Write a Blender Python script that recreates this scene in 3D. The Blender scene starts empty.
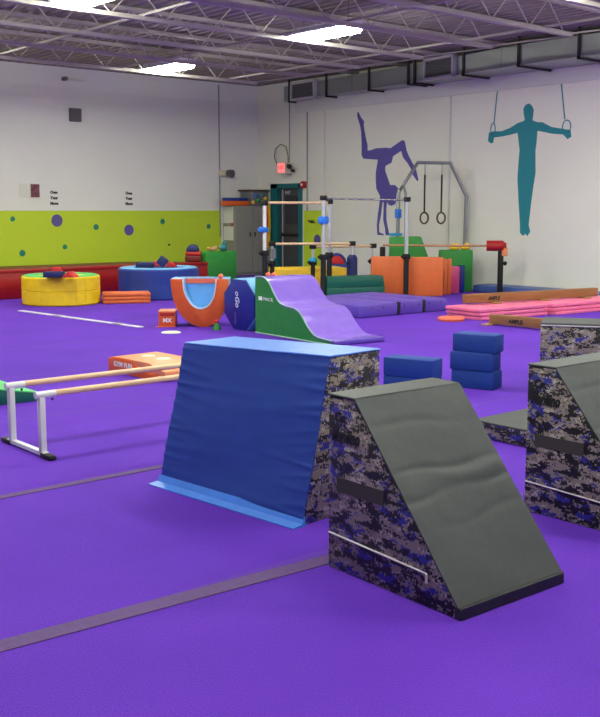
import bpy, bmesh, math, random
from mathutils import Vector, Matrix
random.seed(4)
R = math.radians
SC = bpy.context.scene
COL = SC.collection

# ------------------------------------------------------------------ camera
cam_d = bpy.data.cameras.new('camera')
cam = bpy.data.objects.new('camera', cam_d); COL.objects.link(cam)
cam.location = (0, 0, 1.6)
PITCH = math.atan((358.5 - 210) / 1010)
cam.rotation_euler = (math.pi / 2 - PITCH, 0, -R(40.4))
cam_d.sensor_fit = 'VERTICAL'; cam_d.sensor_height = 24
cam_d.lens = 24 * 1010 / 717
cam_d.clip_end = 100
SC.camera = cam
# ------------------------------------------------------------------ world, exposure
w = bpy.data.worlds.new('world'); SC.world = w; w.use_nodes = True
w.node_tree.nodes['Background'].inputs[0].default_value = (.6, .6, .65, 1)
w.node_tree.nodes['Background'].inputs[1].default_value = .3
vs = SC.view_settings
vs.view_transform = 'Standard'; vs.look = 'None'; vs.gamma = 1; vs.exposure = 0.7
vs.use_curve_mapping = False
LAMP = 50.0          # emission of the ceiling lamp diffusers

# ------------------------------------------------------------------ materials
def lin(c):
    return tuple(((v / 255) / 12.92 if v / 255 <= .04045 else ((v / 255 + .055) / 1.055) ** 2.4) for v in c) + (1,)
def nodes(m):
    m.use_nodes = True
    return m.node_tree, m.node_tree.nodes['Principled BSDF']
def mat(name, rgb, rough=.5, metal=0, bump=0, bscale=30, var=0, vscale=4, spec=.5, coat=0):
    m = bpy.data.materials.new(name); nt, b = nodes(m)
    b.inputs['Base Color'].default_value = lin(rgb); b.inputs['Roughness'].default_value = rough
    b.inputs['Metallic'].default_value = metal
    b.inputs['Specular IOR Level'].default_value = spec
    tc = nt.nodes.new('ShaderNodeTexCoord')
    if var:
        n = nt.nodes.new('ShaderNodeTexNoise'); n.inputs['Scale'].default_value = vscale; n.inputs['Detail'].default_value = 5
        mr = nt.nodes.new('ShaderNodeMapRange'); mr.inputs['To Min'].default_value = 1 - var; mr.inputs['To Max'].default_value = 1 + var
        mr.inputs['From Min'].default_value = .3; mr.inputs['From Max'].default_value = .7
        mx = nt.nodes.new('ShaderNodeVectorMath'); mx.operation = 'SCALE'
        mx.inputs[0].default_value = lin(rgb)[:3]
        nt.links.new(tc.outputs['Object'], n.inputs['Vector']); nt.links.new(n.outputs['Fac'], mr.inputs['Value'])
        nt.links.new(mr.outputs[0], mx.inputs['Scale']); nt.links.new(mx.outputs[0], b.inputs['Base Color'])
    if bump:
        n2 = nt.nodes.new('ShaderNodeTexNoise'); n2.inputs['Scale'].default_value = bscale; n2.inputs['Detail'].default_value = 3
        bp = nt.nodes.new('ShaderNodeBump'); bp.inputs['Strength'].default_value = bump; bp.inputs['Distance'].default_value = .02
        nt.links.new(tc.outputs['Object'], n2.inputs['Vector']); nt.links.new(n2.outputs['Fac'], bp.inputs['Height'])
        nt.links.new(bp.outputs[0], b.inputs['Normal'])
    return m
def vinyl(name, rgb, rough=.42, bump=.35, bscale=7):
    return mat(name, rgb, rough, bump=bump, bscale=bscale, var=.06, vscale=9)

def carpet():
    m = bpy.data.materials.new('purple_carpet'); nt, b = nodes(m); N = nt.nodes; L = nt.links
    geo = N.new('ShaderNodeNewGeometry'); sep = N.new('ShaderNodeSeparateXYZ'); L.new(geo.outputs['Position'], sep.inputs[0])
    n = N.new('ShaderNodeTexNoise'); n.inputs['Scale'].default_value = 140; n.inputs['Detail'].default_value = 3; L.new(geo.outputs['Position'], n.inputs['Vector'])
    n3 = N.new('ShaderNodeTexNoise'); n3.inputs['Scale'].default_value = .9; n3.inputs['Detail'].default_value = 4; L.new(geo.outputs['Position'], n3.inputs['Vector'])
    add = N.new('ShaderNodeMath'); add.operation = 'MULTIPLY_ADD'; add.inputs[1].default_value = .45; L.new(n3.outputs['Fac'], add.inputs[0])
    mul = N.new('ShaderNodeMath'); mul.operation = 'MULTIPLY'; mul.inputs[1].default_value = .55; L.new(n.outputs['Fac'], mul.inputs[0]); L.new(mul.outputs[0], add.inputs[2])
    cr = N.new('ShaderNodeValToRGB'); cr.color_ramp.elements[0].position = .3; cr.color_ramp.elements[0].color = lin((80, 28, 164))
    cr.color_ramp.elements[1].position = .72; cr.color_ramp.elements[1].color = lin((108, 50, 200)); L.new(add.outputs[0], cr.inputs[0])
    # joints between the carpet rolls every 1.9 m
    ma = N.new('ShaderNodeMath'); ma.operation = 'ADD'; ma.inputs[1].default_value = -3.4 + 19; L.new(sep.outputs['Y'], ma.inputs[0])
    mo = N.new('ShaderNodeMath'); mo.operation = 'MODULO'; mo.inputs[1].default_value = 1.9; L.new(ma.outputs[0], mo.inputs[0])
    lt = N.new('ShaderNodeMath'); lt.operation = 'LESS_THAN'; lt.inputs[1].default_value = .05; L.new(mo.outputs[0], lt.inputs[0])
    fm = N.new('ShaderNodeMath'); fm.operation = 'MULTIPLY'; fm.inputs[1].default_value = .25; L.new(lt.outputs[0], fm.inputs[0])
    mx = N.new('ShaderNodeMix'); mx.data_type = 'RGBA'; L.new(fm.outputs[0], mx.inputs['Factor']); L.new(cr.outputs[0], mx.inputs['A']); mx.inputs['B'].default_value = lin((110, 84, 150))
    L.new(mx.outputs['Result'], b.inputs['Base Color']); b.inputs['Roughness'].default_value = .85; b.inputs['Specular IOR Level'].default_value = .25
    b.inputs['Sheen Weight'].default_value = .12; b.inputs['Sheen Tint'].default_value = lin((170, 130, 255))
    bp = N.new('ShaderNodeBump'); bp.inputs['Strength'].default_value = .7; bp.inputs['Distance'].default_value = .012
    L.new(n.outputs['Fac'], bp.inputs['Height']); L.new(bp.outputs[0], b.inputs['Normal'])
    return m

def blockwall(name, base, axis, limes):
    """painted concrete block; axis = world axis along the wall; limes = [(a0, a1)] ranges painted lime between z .62 and 1.6"""
    m = bpy.data.materials.new(name); nt, b = nodes(m); N = nt.nodes; L = nt.links
    geo = N.new('ShaderNodeNewGeometry'); sep = N.new('ShaderNodeSeparateXYZ'); L.new(geo.outputs['Position'], sep.inputs[0])
    cmb = N.new('ShaderNodeCombineXYZ'); L.new(sep.outputs[axis], cmb.inputs[0]); L.new(sep.outputs['Z'], cmb.inputs[1])
    br = N.new('ShaderNodeTexBrick'); L.new(cmb.outputs[0], br.inputs['Vector']); br.inputs['Scale'].default_value = 1
    br.inputs['Brick Width'].default_value = .4; br.inputs['Row Height'].default_value = .2; br.inputs['Mortar Size'].default_value = .006
    br.inputs['Mortar Smooth'].default_value = .3
    bp = N.new('ShaderNodeBump'); bp.invert = True; bp.inputs['Strength'].default_value = .35; bp.inputs['Distance'].default_value = .01
    L.new(br.outputs['Fac'], bp.inputs['Height']); L.new(bp.outputs[0], b.inputs['Normal'])
    n = N.new('ShaderNodeTexNoise'); n.inputs['Scale'].default_value = .7; n.inputs['Detail'].default_value = 4; L.new(geo.outputs['Position'], n.inputs['Vector'])
    cr = N.new('ShaderNodeValToRGB'); cr.color_ramp.elements[0].position = .3; cr.color_ramp.elements[1].position = .7
    cr.color_ramp.elements[0].color = lin(tuple(v - 5 for v in base)); cr.color_ramp.elements[1].color = lin(base)
    L.new(n.outputs['Fac'], cr.inputs[0]); out = cr.outputs[0]
    def cmp(sock, op, v):
        c = N.new('ShaderNodeMath'); c.operation = op; c.inputs[1].default_value = v; L.new(sock, c.inputs[0]); return c.outputs[0]
    def mulm(a, c):
        k = N.new('ShaderNodeMath'); k.operation = 'MULTIPLY'; L.new(a, k.inputs[0]); L.new(c, k.inputs[1]); return k.outputs[0]
    for a0, a1 in limes:
        f = mulm(mulm(cmp(sep.outputs[axis], 'GREATER_THAN', a0), cmp(sep.outputs[axis], 'LESS_THAN', a1)), cmp(sep.outputs['Z'], 'LESS_THAN', 1.585))
        mx = N.new('ShaderNodeMix'); mx.data_type = 'RGBA'; L.new(f, mx.inputs['Factor']); L.new(out, mx.inputs['A']); mx.inputs['B'].default_value = lin((198, 222, 50)); out = mx.outputs['Result']
    L.new(out, b.inputs['Base Color']); b.inputs['Roughness'].default_value = .6
    return m

def camo():
    m = bpy.data.materials.new('digital_camo_vinyl'); nt, b = nodes(m); N = nt.nodes; L = nt.links
    tc = N.new('ShaderNodeTexCoord')
    def layer(px, sx, off, th):
        sn = N.new('ShaderNodeVectorMath'); sn.operation = 'SNAP'; sn.inputs[1].default_value = (px, px, px)
        L.new(tc.outputs['Object'], sn.inputs[0])
        ad = N.new('ShaderNodeVectorMath'); ad.operation = 'ADD'; ad.inputs[1].default_value = off; L.new(sn.outputs[0], ad.inputs[0])
        mu = N.new('ShaderNodeVectorMath'); mu.operation = 'MULTIPLY'; mu.inputs[1].default_value = (.8, .8, 1.9); L.new(ad.outputs[0], mu.inputs[0])
        n = N.new('ShaderNodeTexNoise'); n.inputs['Scale'].default_value = sx; n.inputs['Detail'].default_value = 5; n.inputs['Roughness'].default_value = .75
        L.new(mu.outputs[0], n.inputs['Vector'])
        g = N.new('ShaderNodeMath'); g.operation = 'GREATER_THAN'; g.inputs[1].default_value = th; L.new(n.outputs['Fac'], g.inputs[0])
        return g.outputs[0]
    out = None; PX = .0075
    cur = lin((134, 122, 114))
    for (px, sx, off, th, col) in [(PX, 14, (3, 1, 7), .56, (170, 162, 152)), (PX, 9, (11, 5, 2), .545, (40, 42, 140)), (PX, 13, (7, 9, 4), .515, (15, 15, 20)), (PX, 18, (1, 19, 14), .6, (110, 102, 98))]:
        f = layer(px, sx, off, th)
        mx = N.new('ShaderNodeMix'); mx.data_type = 'RGBA'; L.new(f, mx.inputs['Factor'])
        if out is None: mx.inputs['A'].default_value = cur
        else: L.new(out, mx.inputs['A'])
        mx.inputs['B'].default_value = lin(col); out = mx.outputs['Result']
    L.new(out, b.inputs['Base Color']); b.inputs['Roughness'].default_value = .5
    n2 = N.new('ShaderNodeTexNoise'); n2.inputs['Scale'].default_value = 6; L.new(tc.outputs['Object'], n2.inputs['Vector'])
    bp = N.new('ShaderNodeBump'); bp.inputs['Strength'].default_value = .4; bp.inputs['Distance'].default_value = .02; L.new(n2.outputs['Fac'], bp.inputs['Height']); L.new(bp.outputs[0], b.inputs['Normal'])
    return m

def wood(name, a, c, stretch=(2, 60, 60)):
    m = bpy.data.materials.new(name); nt, b = nodes(m); N = nt.nodes; L = nt.links
    tc = N.new('ShaderNodeTexCoord'); mp = N.new('ShaderNodeMapping'); mp.inputs['Scale'].default_value = stretch
    n = N.new('ShaderNodeTexNoise'); n.inputs['Scale'].default_value = 1; n.inputs['Detail'].default_value = 5
    cr = N.new('ShaderNodeValToRGB'); cr.color_ramp.elements[0].position = .35; cr.color_ramp.elements[1].position = .65
    cr.color_ramp.elements[0].color = lin(a); cr.color_ramp.elements[1].color = lin(c)
    L.new(tc.outputs['Object'], mp.inputs[0]); L.new(mp.outputs[0], n.inputs['Vector']); L.new(n.outputs['Fac'], cr.inputs[0]); L.new(cr.outputs[0], b.inputs['Base Color'])
    b.inputs['Roughness'].default_value = .45
    return m
def emit(name, rgb, s):
    m = bpy.data.materials.new(name); nt, b = nodes(m)
    b.inputs['Base Color'].default_value = lin(rgb); b.inputs['Emission Color'].default_value = lin(rgb); b.inputs['Emission Strength'].default_value = s
    return m

M = dict(
    carpet=carpet(), camo=camo(),
    wall_b=blockwall('painted_block_back', (238, 238, 236), 'X', [(-10, 14.88)]),
    wall_r=blockwall('painted_block_right', (236, 234, 224), 'Y', [(18.02, 18.72)]),
    wall_p=mat('painted_wall', (222, 222, 218), .7),
    deck=mat('ceiling_deck', (146, 138, 132), .7, var=.06), steel=mat('joist_steel', (176, 168, 162), .6, var=.05),
    duct=mat('galvanised_duct', (168, 172, 172), .38, metal=.75, bump=.12, bscale=2, var=.08, vscale=2),
    darkgap=mat('dark_slot', (28, 24, 28), .9),
    seam=mat('grey_seam_tape', (88, 60, 116), .8, var=.12, vscale=30), lightseam=mat('lilac_tape', (150, 128, 190), .8),
    grey=mat('charcoal_vinyl', (66, 69, 70), .55, bump=.3, bscale=5, var=.05, vscale=9, spec=.3), black=mat('black_rubber', (18, 18, 20), .6), blackstrip=vinyl('black_vinyl', (30, 31, 33), .5),
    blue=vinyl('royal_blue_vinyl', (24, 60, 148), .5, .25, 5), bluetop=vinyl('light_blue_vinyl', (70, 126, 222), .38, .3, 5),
    foam=mat('blue_foam', (16, 58, 140), .8, bump=.2, bscale=60, var=.08), navy=vinyl('navy_vinyl', (30, 38, 96)), navy2=vinyl('dark_blue_vinyl', (22, 34, 132)),
    sky=vinyl('sky_blue_vinyl', (120, 186, 240), .35, .15, 5), pool=vinyl('pit_blue_vinyl', (34, 62, 148), .45, .3, 8),
    green=vinyl('green_vinyl', (36, 128, 56), .45, .2, 6), green2=vinyl('bright_green_vinyl', (44, 146, 54), .5, .3, 6), dgreen=vinyl('dark_green_vinyl', (12, 96, 78), .45, .3, 6), mint=vinyl('mint_green_vinyl', (84, 200, 110), .45),
    purple=vinyl('lavender_vinyl', (140, 108, 214), .24, .5, 5), purple2=vinyl('purple_mat_vinyl', (100, 72, 178), .4, .3, 6), piping=vinyl('pale_piping', (150, 190, 170)),
    orange=vinyl('orange_vinyl', (226, 96, 36), .42, .3, 7), orange2=vinyl('orange_mat_vinyl', (228, 110, 52), .45, .2, 6), peach=vinyl('peach_vinyl', (246, 150, 100), .4), coral=vinyl('coral_vinyl', (236, 110, 84), .45),
    yellow=vinyl('yellow_vinyl', (250, 212, 26), .38, .6, 7), yellow2=vinyl('golden_vinyl', (246, 200, 40), .45),
    red=vinyl('red_vinyl', (160, 14, 18), .4, .5, 3), dred=vinyl('dark_red_vinyl', (108, 26, 22), .5), redf=mat('red_foam', (206, 36, 44), .7), redpad=vinyl('red_pad', (176, 30, 26), .4),
    pink=vinyl('pink_vinyl', (242, 118, 160), .42, .2, 6), pinkd=vinyl('deep_pink_vinyl', (214, 70, 130), .42), bluemat=vinyl('landing_mat_blue', (70, 96, 160), .45),
    white=mat('white_paint', (228, 228, 226), .4), metal=mat('grey_metal', (148, 150, 154), .35, metal=.6), lmetal=mat('light_metal_post', (196, 198, 204), .4, metal=.3), chrome=mat('chrome_bar', (168, 170, 172), .25, metal=.8),
    rail=wood('blond_wood', (222, 182, 140), (238, 204, 164)), beam=wood('brown_beam', (132, 88, 46), (156, 108, 62)), ring=wood('ring_wood', (190, 130, 90), (210, 150, 110)),
    tape=mat('white_tape', (214, 206, 220), .5, var=.08, vscale=12), tape2=mat('grey_tape', (150, 140, 170), .5), cream=mat('cream_plastic', (232, 226, 200), .5),
    cab=mat('grey_cabinet', (150, 148, 142), .45, metal=.1, var=.04, vscale=1.5), cabd=mat('grey_cabinet_dark', (96, 95, 92), .5),
    teal=mat('teal_paint', (0, 104, 112), .45), doorleaf=mat('charcoal_door', (70, 70, 74), .5), glass=mat('door_glass', (58, 60, 66), .15), dark=mat('dark_metal', (44, 44, 48), .5, metal=.3),
    mur_p=mat('mural_purple', (90, 80, 162), .6), mur_t=mat('mural_teal', (20, 132, 146), .6), dot_p=mat('dot_purple', (92, 84, 158), .6), dot_t=mat('dot_teal', (24, 130, 112), .6),
    ink=mat('black_ink', (24, 24, 26), .6), wink=mat('white_print', (232, 236, 238), .5), paper=mat('white_paper', (226, 226, 220), .7), photo=mat('framed_print', (116, 60, 76), .4, var=.7, vscale=14),
    brown=mat('brown_wood', (88, 62, 48), .6), tan=mat('tan_plush', (186, 140, 92), .8), tealp=mat('teal_plush', (60, 130, 140), .8), grille=mat('grille_grey', (96, 94, 100), .6), frame=mat('grille_frame', (196, 192, 198), .5),
    lamp=emit('lamp_diffuser', (250, 255, 234), LAMP), lampb=mat('lamp_housing', (206, 200, 226), .5),
    exit=emit('exit_panel', (255, 110, 112), .8), beige=mat('beige_plastic', (216, 206, 180), .5), bluep=mat('blue_plastic', (40, 120, 224), .4), sky2=mat('cyan_plastic', (40, 170, 220), .4),
    velcro=mat('dark_velcro', (56, 52, 54), .9), zip=mat('white_zip', (206, 196, 200), .5), skinlogo=mat('cream_print', (250, 226, 204), .5), mesh=mat('dusty_mesh', (112, 114, 118), .7, var=.2, vscale=20),
)

# ------------------------------------------------------------------ mesh helpers
class MB:
    def __init__(s): s.bm = bmesh.new()
    def box(s, x0, x1, y0, y1, z0, z1, bevel=0, seg=2, rz=0, c=None):
        r = bmesh.ops.create_cube(s.bm, size=1); v = r['verts']
        for q in v: q.co = Vector(((x0 + x1) / 2 + q.co.x * (x1 - x0), (y0 + y1) / 2 + q.co.y * (y1 - y0), (z0 + z1) / 2 + q.co.z * (z1 - z0)))
        if bevel:
            e = list({e for q in v for e in q.link_edges})
            rr = bmesh.ops.bevel(s.bm, geom=e, offset=bevel, segments=seg, affect='EDGES', profile=.5, clamp_overlap=True)
            v = rr['verts']
        if rz:
            c = Vector(c or ((x0 + x1) / 2, (y0 + y1) / 2, 0)); bmesh.ops.rotate(s.bm, verts=list(v), cent=c, matrix=Matrix.Rotation(rz, 3, 'Z'))
        return s
    def tilt(s, ax, ang, cent=(0, 0, 0)):
        bmesh.ops.rotate(s.bm, verts=s.bm.verts[:], cent=cent, matrix=Matrix.Rotation(ang, 3, ax)); return s
    def move(s, x, y, z):
        bmesh.ops.translate(s.bm, verts=s.bm.verts[:], vec=(x, y, z)); return s
    def prism(s, pts, axis, a0, a1, bevel=0):
        """pts: outline in the plane normal to axis ('X': (y,z), 'Y': (x,z), 'Z': (x,y))"""
        def P(p, a): return (a, p[0], p[1]) if axis == 'X' else (p[0], a, p[1]) if axis == 'Y' else (p[0], p[1], a)
        A = [s.bm.verts.new(P(p, a0)) for p in pts]; B = [s.bm.verts.new(P(p, a1)) for p in pts]
        n = len(pts); fs = [s.bm.faces.new(A), s.bm.faces.new(B[::-1])]
        for i in range(n): fs.append(s.bm.faces.new((A[i], B[i], B[(i + 1) % n], A[(i + 1) % n])))
        bmesh.ops.recalc_face_normals(s.bm, faces=fs)
        if bevel:
            e = list({e for f in fs for e in f.edges if len(e.link_faces) == 2 and e.calc_face_angle(0) > .5})
            bmesh.ops.bevel(s.bm, geom=e, offset=bevel, segments=2, affect='EDGES', profile=.5, clamp_overlap=True)
        return s
    def cyl(s, p0, p1, r, n=16, r2=None):
        p0 = Vector(p0); p1 = Vector(p1); d = p1 - p0; q = d.to_track_quat('Z', 'Y'); r2 = r if r2 is None else r2
        A = []; B = []
        for i in range(n):
            a = 2 * math.pi * i / n; c = Vector((math.cos(a), math.sin(a), 0))
            A.append(s.bm.verts.new(p0 + q @ (c * r))); B.append(s.bm.verts.new(p1 + q @ (c * r2)))
        for i in range(n): s.bm.faces.new((A[i], A[(i + 1) % n], B[(i + 1) % n], B[i]))
        s.bm.faces.new(A[::-1]); s.bm.faces.new(B)
        return s
    def tube(s, pts, r, n=8, closed=False):
        pts = [Vector(p) for p in pts]; m = len(pts); rings = []; prev = None
        for i, p in enumerate(pts):
            a = pts[i - 1] if (i or closed) else p; b = pts[(i + 1) % m] if (i < m - 1 or closed) else p
            t = (b - a).normalized()
            if prev is None: up = Vector((0, 0, 1)) if abs(t.z) < .9 else Vector((1, 0, 0)); u = t.cross(up).normalized()
            else: u = (prev - t * prev.dot(t)).normalized()
            prev = u; v = t.cross(u)
            rings.append([s.bm.verts.new(p + (u * math.cos(2 * math.pi * k / n) + v * math.sin(2 * math.pi * k / n)) * r) for k in range(n)])
        for i in range(m if closed else m - 1):
            A = rings[i]; B = rings[(i + 1) % m]
            for k in range(n): s.bm.faces.new((A[k], A[(k + 1) % n], B[(k + 1) % n], B[k]))
        if not closed: s.bm.faces.new(rings[0][::-1]); s.bm.faces.new(rings[-1])
        return s
    def sphere(s, c, r, sq=(1, 1, 1), n=16):
        res = bmesh.ops.create_uvsphere(s.bm, u_segments=n, v_segments=n // 2 + 2, radius=r)
        for v in res['verts']: v.co = Vector((c[0] + v.co.x * sq[0], c[1] + v.co.y * sq[1], c[2] + v.co.z * sq[2]))
        return s
    def lathe(s, prof, n=48, c=(0, 0)):
        rings = []
        for r, z in prof:
            rings.append([s.bm.verts.new((c[0] + r * math.cos(2 * math.pi * k / n), c[1] + r * math.sin(2 * math.pi * k / n), z)) for k in range(n)])
        for A, B in zip(rings, rings[1:]):
            for k in range(n): s.bm.faces.new((A[k], A[(k + 1) % n], B[(k + 1) % n], B[k]))
        s.bm.faces.new(rings[0][::-1]); s.bm.faces.new(rings[-1])
        return s

def obj(name, mb, m, parent=None, loc=(0, 0, 0), rz=0, label=None, cat=None, group=None, kind=None):
    bmesh.ops.recalc_face_normals(mb.bm, faces=mb.bm.faces[:])
    for e in mb.bm.edges:
        e.smooth = not (len(e.link_faces) == 2 and e.calc_face_angle(0) > R(38))
    for f in mb.bm.faces: f.smooth = True
    me = bpy.data.meshes.new(name); mb.bm.to_mesh(me); mb.bm.free(); me.materials.append(m)
    o = bpy.data.objects.new(name, me); COL.objects.link(o)
    o.location = loc; o.rotation_euler = (0, 0, rz)
    if parent: o.parent = parent
    return tag(o, label, cat, group, kind)
def tag(o, label=None, cat=None, group=None, kind=None):
    if label: o['label'] = label
    if cat: o['category'] = cat
    if group: o['group'] = group
    if kind: o['kind'] = kind
    return o
def thing(name, label, cat, loc=(0, 0, 0), rz=0, group=None):
    o = bpy.data.objects.new(name, None); COL.objects.link(o); o.location = loc; o.rotation_euler = (0, 0, rz); o.empty_display_size = .1
    return tag(o, label, cat, group)
def dup(o, loc, rz=None, label=None, group=None, parent=None):
    c = o.copy(); COL.objects.link(c); c.parent = parent
    if parent is None:
        c.location = loc
        if rz is not None: c.rotation_euler = (0, 0, rz)
        if label: c['label'] = label
        if group: c['group'] = group
    for ch in list(o.children):
        if ch.parent == o: dup(ch, None, parent=c)
    return c
def struct(name, mb, m, parent=None): return obj(name, mb, m, parent, kind='structure' if parent is None else None)
def text(name, s, size, org, u, v, m, parent, depth=.0015, sx=1, shear=0, bold=0):
    cu = bpy.data.curves.new(name, 'FONT'); cu.body = s; cu.size = size; cu.extrude = depth; cu.align_x = 'CENTER'; cu.align_y = 'CENTER'; cu.shear = shear; cu.offset = bold; cu.resolution_u = 3
    t = bpy.data.objects.new(name, cu); COL.objects.link(t)
    bpy.context.view_layer.update()
    me = bpy.data.meshes.new_from_object(t.evaluated_get(bpy.context.evaluated_depsgraph_get()))
    bpy.data.objects.remove(t)
    u = Vector(u).normalized(); v = Vector(v).normalized(); n = u.cross(v)
    mt = Matrix((u * sx, v, n)).transposed().to_4x4(); mt.translation = Vector(org); me.transform(mt)
    me.materials.clear(); me.materials.append(m)
    o = bpy.data.objects.new(name, me); COL.objects.link(o); o.parent = parent
    return o
def smooth_curve(P, n=5):
    out = []
    for i in range(len(P) - 1):
        p0 = P[max(i - 1, 0)]; p1 = P[i]; p2 = P[i + 1]; p3 = P[min(i + 2, len(P) - 1)]
        for k in range(n):
            t = k / n
            out.append(tuple(.5 * (2 * b + (c - a) * t + (2 * a - 5 * b + 4 * c - d) * t * t + (3 * b - a - 3 * c + d) * t ** 3) for a, b, c, d in zip(p0, p1, p2, p3)))
    return out + [tuple(P[-1])]
PI = math.pi
def D(px, d):
    """floor point under azimuth px at ground distance d in front of the camera"""
    k = (px - 300) / 1020.8; return (d * (math.sin(R(40.4)) + k * math.cos(R(40.4))), d * (math.cos(R(40.4)) - k * math.sin(R(40.4))))

# ------------------------------------------------------------------ the room
X0, X1, Y0, Y1, ZC = -4.0, 16.05, -5.0, 20.5, 4.66
struct('floor', MB().box(X0 - .2, X1 + .2, Y0 - .2, Y1 + .2, -.15, 0), M['carpet'])
struct('wall_back', MB().box(X0 - .2, X1 + .2, Y1, Y1 + .2, 0, ZC), M['wall_b'])
# right wall with the door opening
dy0, dy1, dz = 18.78, 19.92, 2.22
struct('wall_right', MB().box(X1, X1 + .2, Y0, dy0, 0, ZC).box(X1, X1 + .2, dy1, Y1, 0, ZC).box(X1, X1 + .2, dy0, dy1, dz, ZC), M['wall_r'])
struct('wall_left', MB().box(X0 - .2, X0, Y0, Y1, 0, ZC), M['wall_p'])
struct('wall_front', MB().box(X0, X1, Y0 - .2, Y0, 0, ZC), M['wall_p'])
# corrugated steel deck: flutes run along Y
bm = MB(); pr = []; p = .2; k = 0; x = X0 - .1
while x < X1 + .1:
    pr += [(x, ZC), (x + .09, ZC), (x + .115, ZC + .045), (x + .175, ZC + .045)]; x += p
pr += [(X1 + .2, ZC + .045), (X1 + .2, ZC + .12), (X0 - .1, ZC + .12)]
bm.prism(pr, 'Y', Y0 - .1, Y1 + .1)
struct('ceiling', bm, M['deck'])

def joist(y, label):
    t = thing('roof_joist', label, 'joist', (0, y, 0), 0, 'open web roof joists')
    zt, zb = ZC - .02, 4.15
    obj('top_chord', MB().box(X0 + .02, X1 - .02, -.05, -.006, zt - .05, zt).box(X0 + .02, X1 - .02, .006, .05, zt - .05, zt), M['steel'], t)
    xe = 13.15
    obj('bottom_chord', MB().box(X0 + .3, xe, -.045, -.006, zb, zb + .055).box(X0 + .3, xe, .006, .045, zb, zb + .055), M['steel'], t)
    web = MB(); x = xe - .15; up = False; d = .42
    while x > X0 + .8:
        a = (x, 0, zb + .04 if not up else zt - .03); b_ = (x - d, 0, zt - .03 if not up else zb + .04)
        web.cyl(a, b_, .010, 6); x -= d; up = not up
    web.cyl((xe - .1, 0, zb + .03), (X1 - .6, 0, zt - .03), .014, 6)
    obj('web', web, M['steel'], t)
JY = [16.85, 15.3, 13.8, 12.25, 10.75, 9.25, 7.75]
pl = ['nearest the back wall', 'second out from the back wall', 'third out from the back wall', 'fourth out from the back wall', 'fifth out from the back wall', 'sixth out from the back wall', 'highest in the picture, over the upper right corner']
for y, s_ in zip(JY, pl): joist(y, 'pale grey open web steel roof joist, ' + s_)
for y in (6.2, 4.7, 3.1, 1.5): joist(y, 'pale grey open web steel roof joist beyond the top of the picture')
for x, s_ in ((7.6, 'left'), (10.0, 'middle'), (12.5, 'right')):
    obj('joist_bridging', MB().box(x - .02, x + .02, 1.0, 16.9, 4.2, 4.215).box(x - .004, x + .004, 1.0, 16.9, 4.205, 4.235), M['steel'],
        label='thin %s run of pale bridging bars crossing under the roof joists' % s_, cat='bridging', group='joist bridging')

# duct along the right wall
def fx(y): return 15.07 if y < 11.7 else 15.07 + (y - 11.7) * .133 if y < 14.7 else 15.47 + (y - 14.7) * .08
dt = thing('air_duct', 'long galvanised air duct hung along top of the right wall', 'duct', (0, 0, 0))
ys = [3, 11.7, 14.7, 19.2]
b_ = MB()
pts = [(fx(y), y) for y in ys] + [(X1 - .03, 19.2), (X1 - .03, 3)]
b_.prism(pts, 'Z', 4.17, 4.52)
obj('duct_body', b_, M['duct'], dt)
for y in (6.6, 8.5, 10.4, 11.66, 13.1, 14.55, 14.75, 16.0, 17.5, 18.95):
    obj('hanger', MB().box(fx(y) - .035, fx(y) - .008, y - .025, y + .025, 4.13, 4.66).box(fx(y) - .035, X1 - .03, y - .025, y + .025, 4.13, 4.16), M['dark'], dt)
for y in (9.5, 12.1, 16.6): obj('joint_band', MB().box(fx(y) - .006, fx(y) + .01, y - .015, y + .015, 4.17, 4.6), M['metal'], dt)
def grille(y0, y1, label):
    t = thing('air_grille', label, 'vent', (fx((y0 + y1) / 2) - .07, (y0 + y1) / 2, 4.14), math.atan2(-(fx(y1) - fx(y0)), y1 - y0), 'duct grilles')
    w2 = (y1 - y0) / 2; h = .42
    obj('grille_frame', MB().box(-.04, .06, -w2, w2, 0, .05).box(-.04, .06, -w2, w2, h - .05, h).box(-.04, .06, -w2, -w2 + .05, 0, h).box(-.04, .06, w2 - .05, w2, 0, h), M['frame'], t)
    g = MB().box(.0, .02, -w2 + .05, w2 - .05, .05, h - .05)
    for k in range(9): g.box(-.03, 0, -w2 + .05, w2 - .05, .06 + k * .036, .072 + k * .036)
    obj('louvre_panel', g, M['grille'], t)
grille(13.3, 14.2, 'grey louvred air grille with pale frame, on duct above the rings frame')
grille(17.85, 18.8, 'grey louvred air grille with pale frame at duct end near the corner')
struct('trim_1', MB().box(X1 - .05, X1, Y0, 19.0, 3.9, 4.17), M['wall_p'])
# door in the right wall
struct('door_1', MB().box(X1 - .05, X1 + .1, dy0 - .02, dy0 + .09, 0, dz + .02).box(X1 - .05, X1 + .1, dy1 - .24, dy1 + .02, 0, dz + .02).box(X1 - .05, X1 + .1, dy0 - .02, dy1 + .02, dz - .09, dz + .02), M['teal'])
d1 = bpy.data.objects['door_1']
obj('door_leaf', MB().box(X1 + .05, X1 + .1, dy0 + .09, dy1 - .24, 0, dz - .09), M['doorleaf'], d1)
obj('door_glass', MB().box(X1 + .04, X1 + .052, dy0 + .2, dy1 - .45, 1.25, 1.95), M['glass'], d1)
obj('astragal', MB().box(X1 + .03, X1 + .052, dy1 - .36, dy1 - .335, 0, dz - .12), M['lmetal'], d1)
obj('push_bar', MB().cyl((X1, dy0 + .14, 1.0), (X1, dy1 - .34, 1.0), .03, 10).box(X1, X1 + .06, dy0 + .14, dy0 + .2, .96, 1.04).box(X1, X1 + .06, dy1 - .4, dy1 - .34, .96, 1.04), M['dark'], d1)
text('door_sign', 'EXIT', .1, (X1 + .035, 19.36, 2.02), (0, -1, 0), (0, 0, 1), M['wink'], d1)

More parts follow.
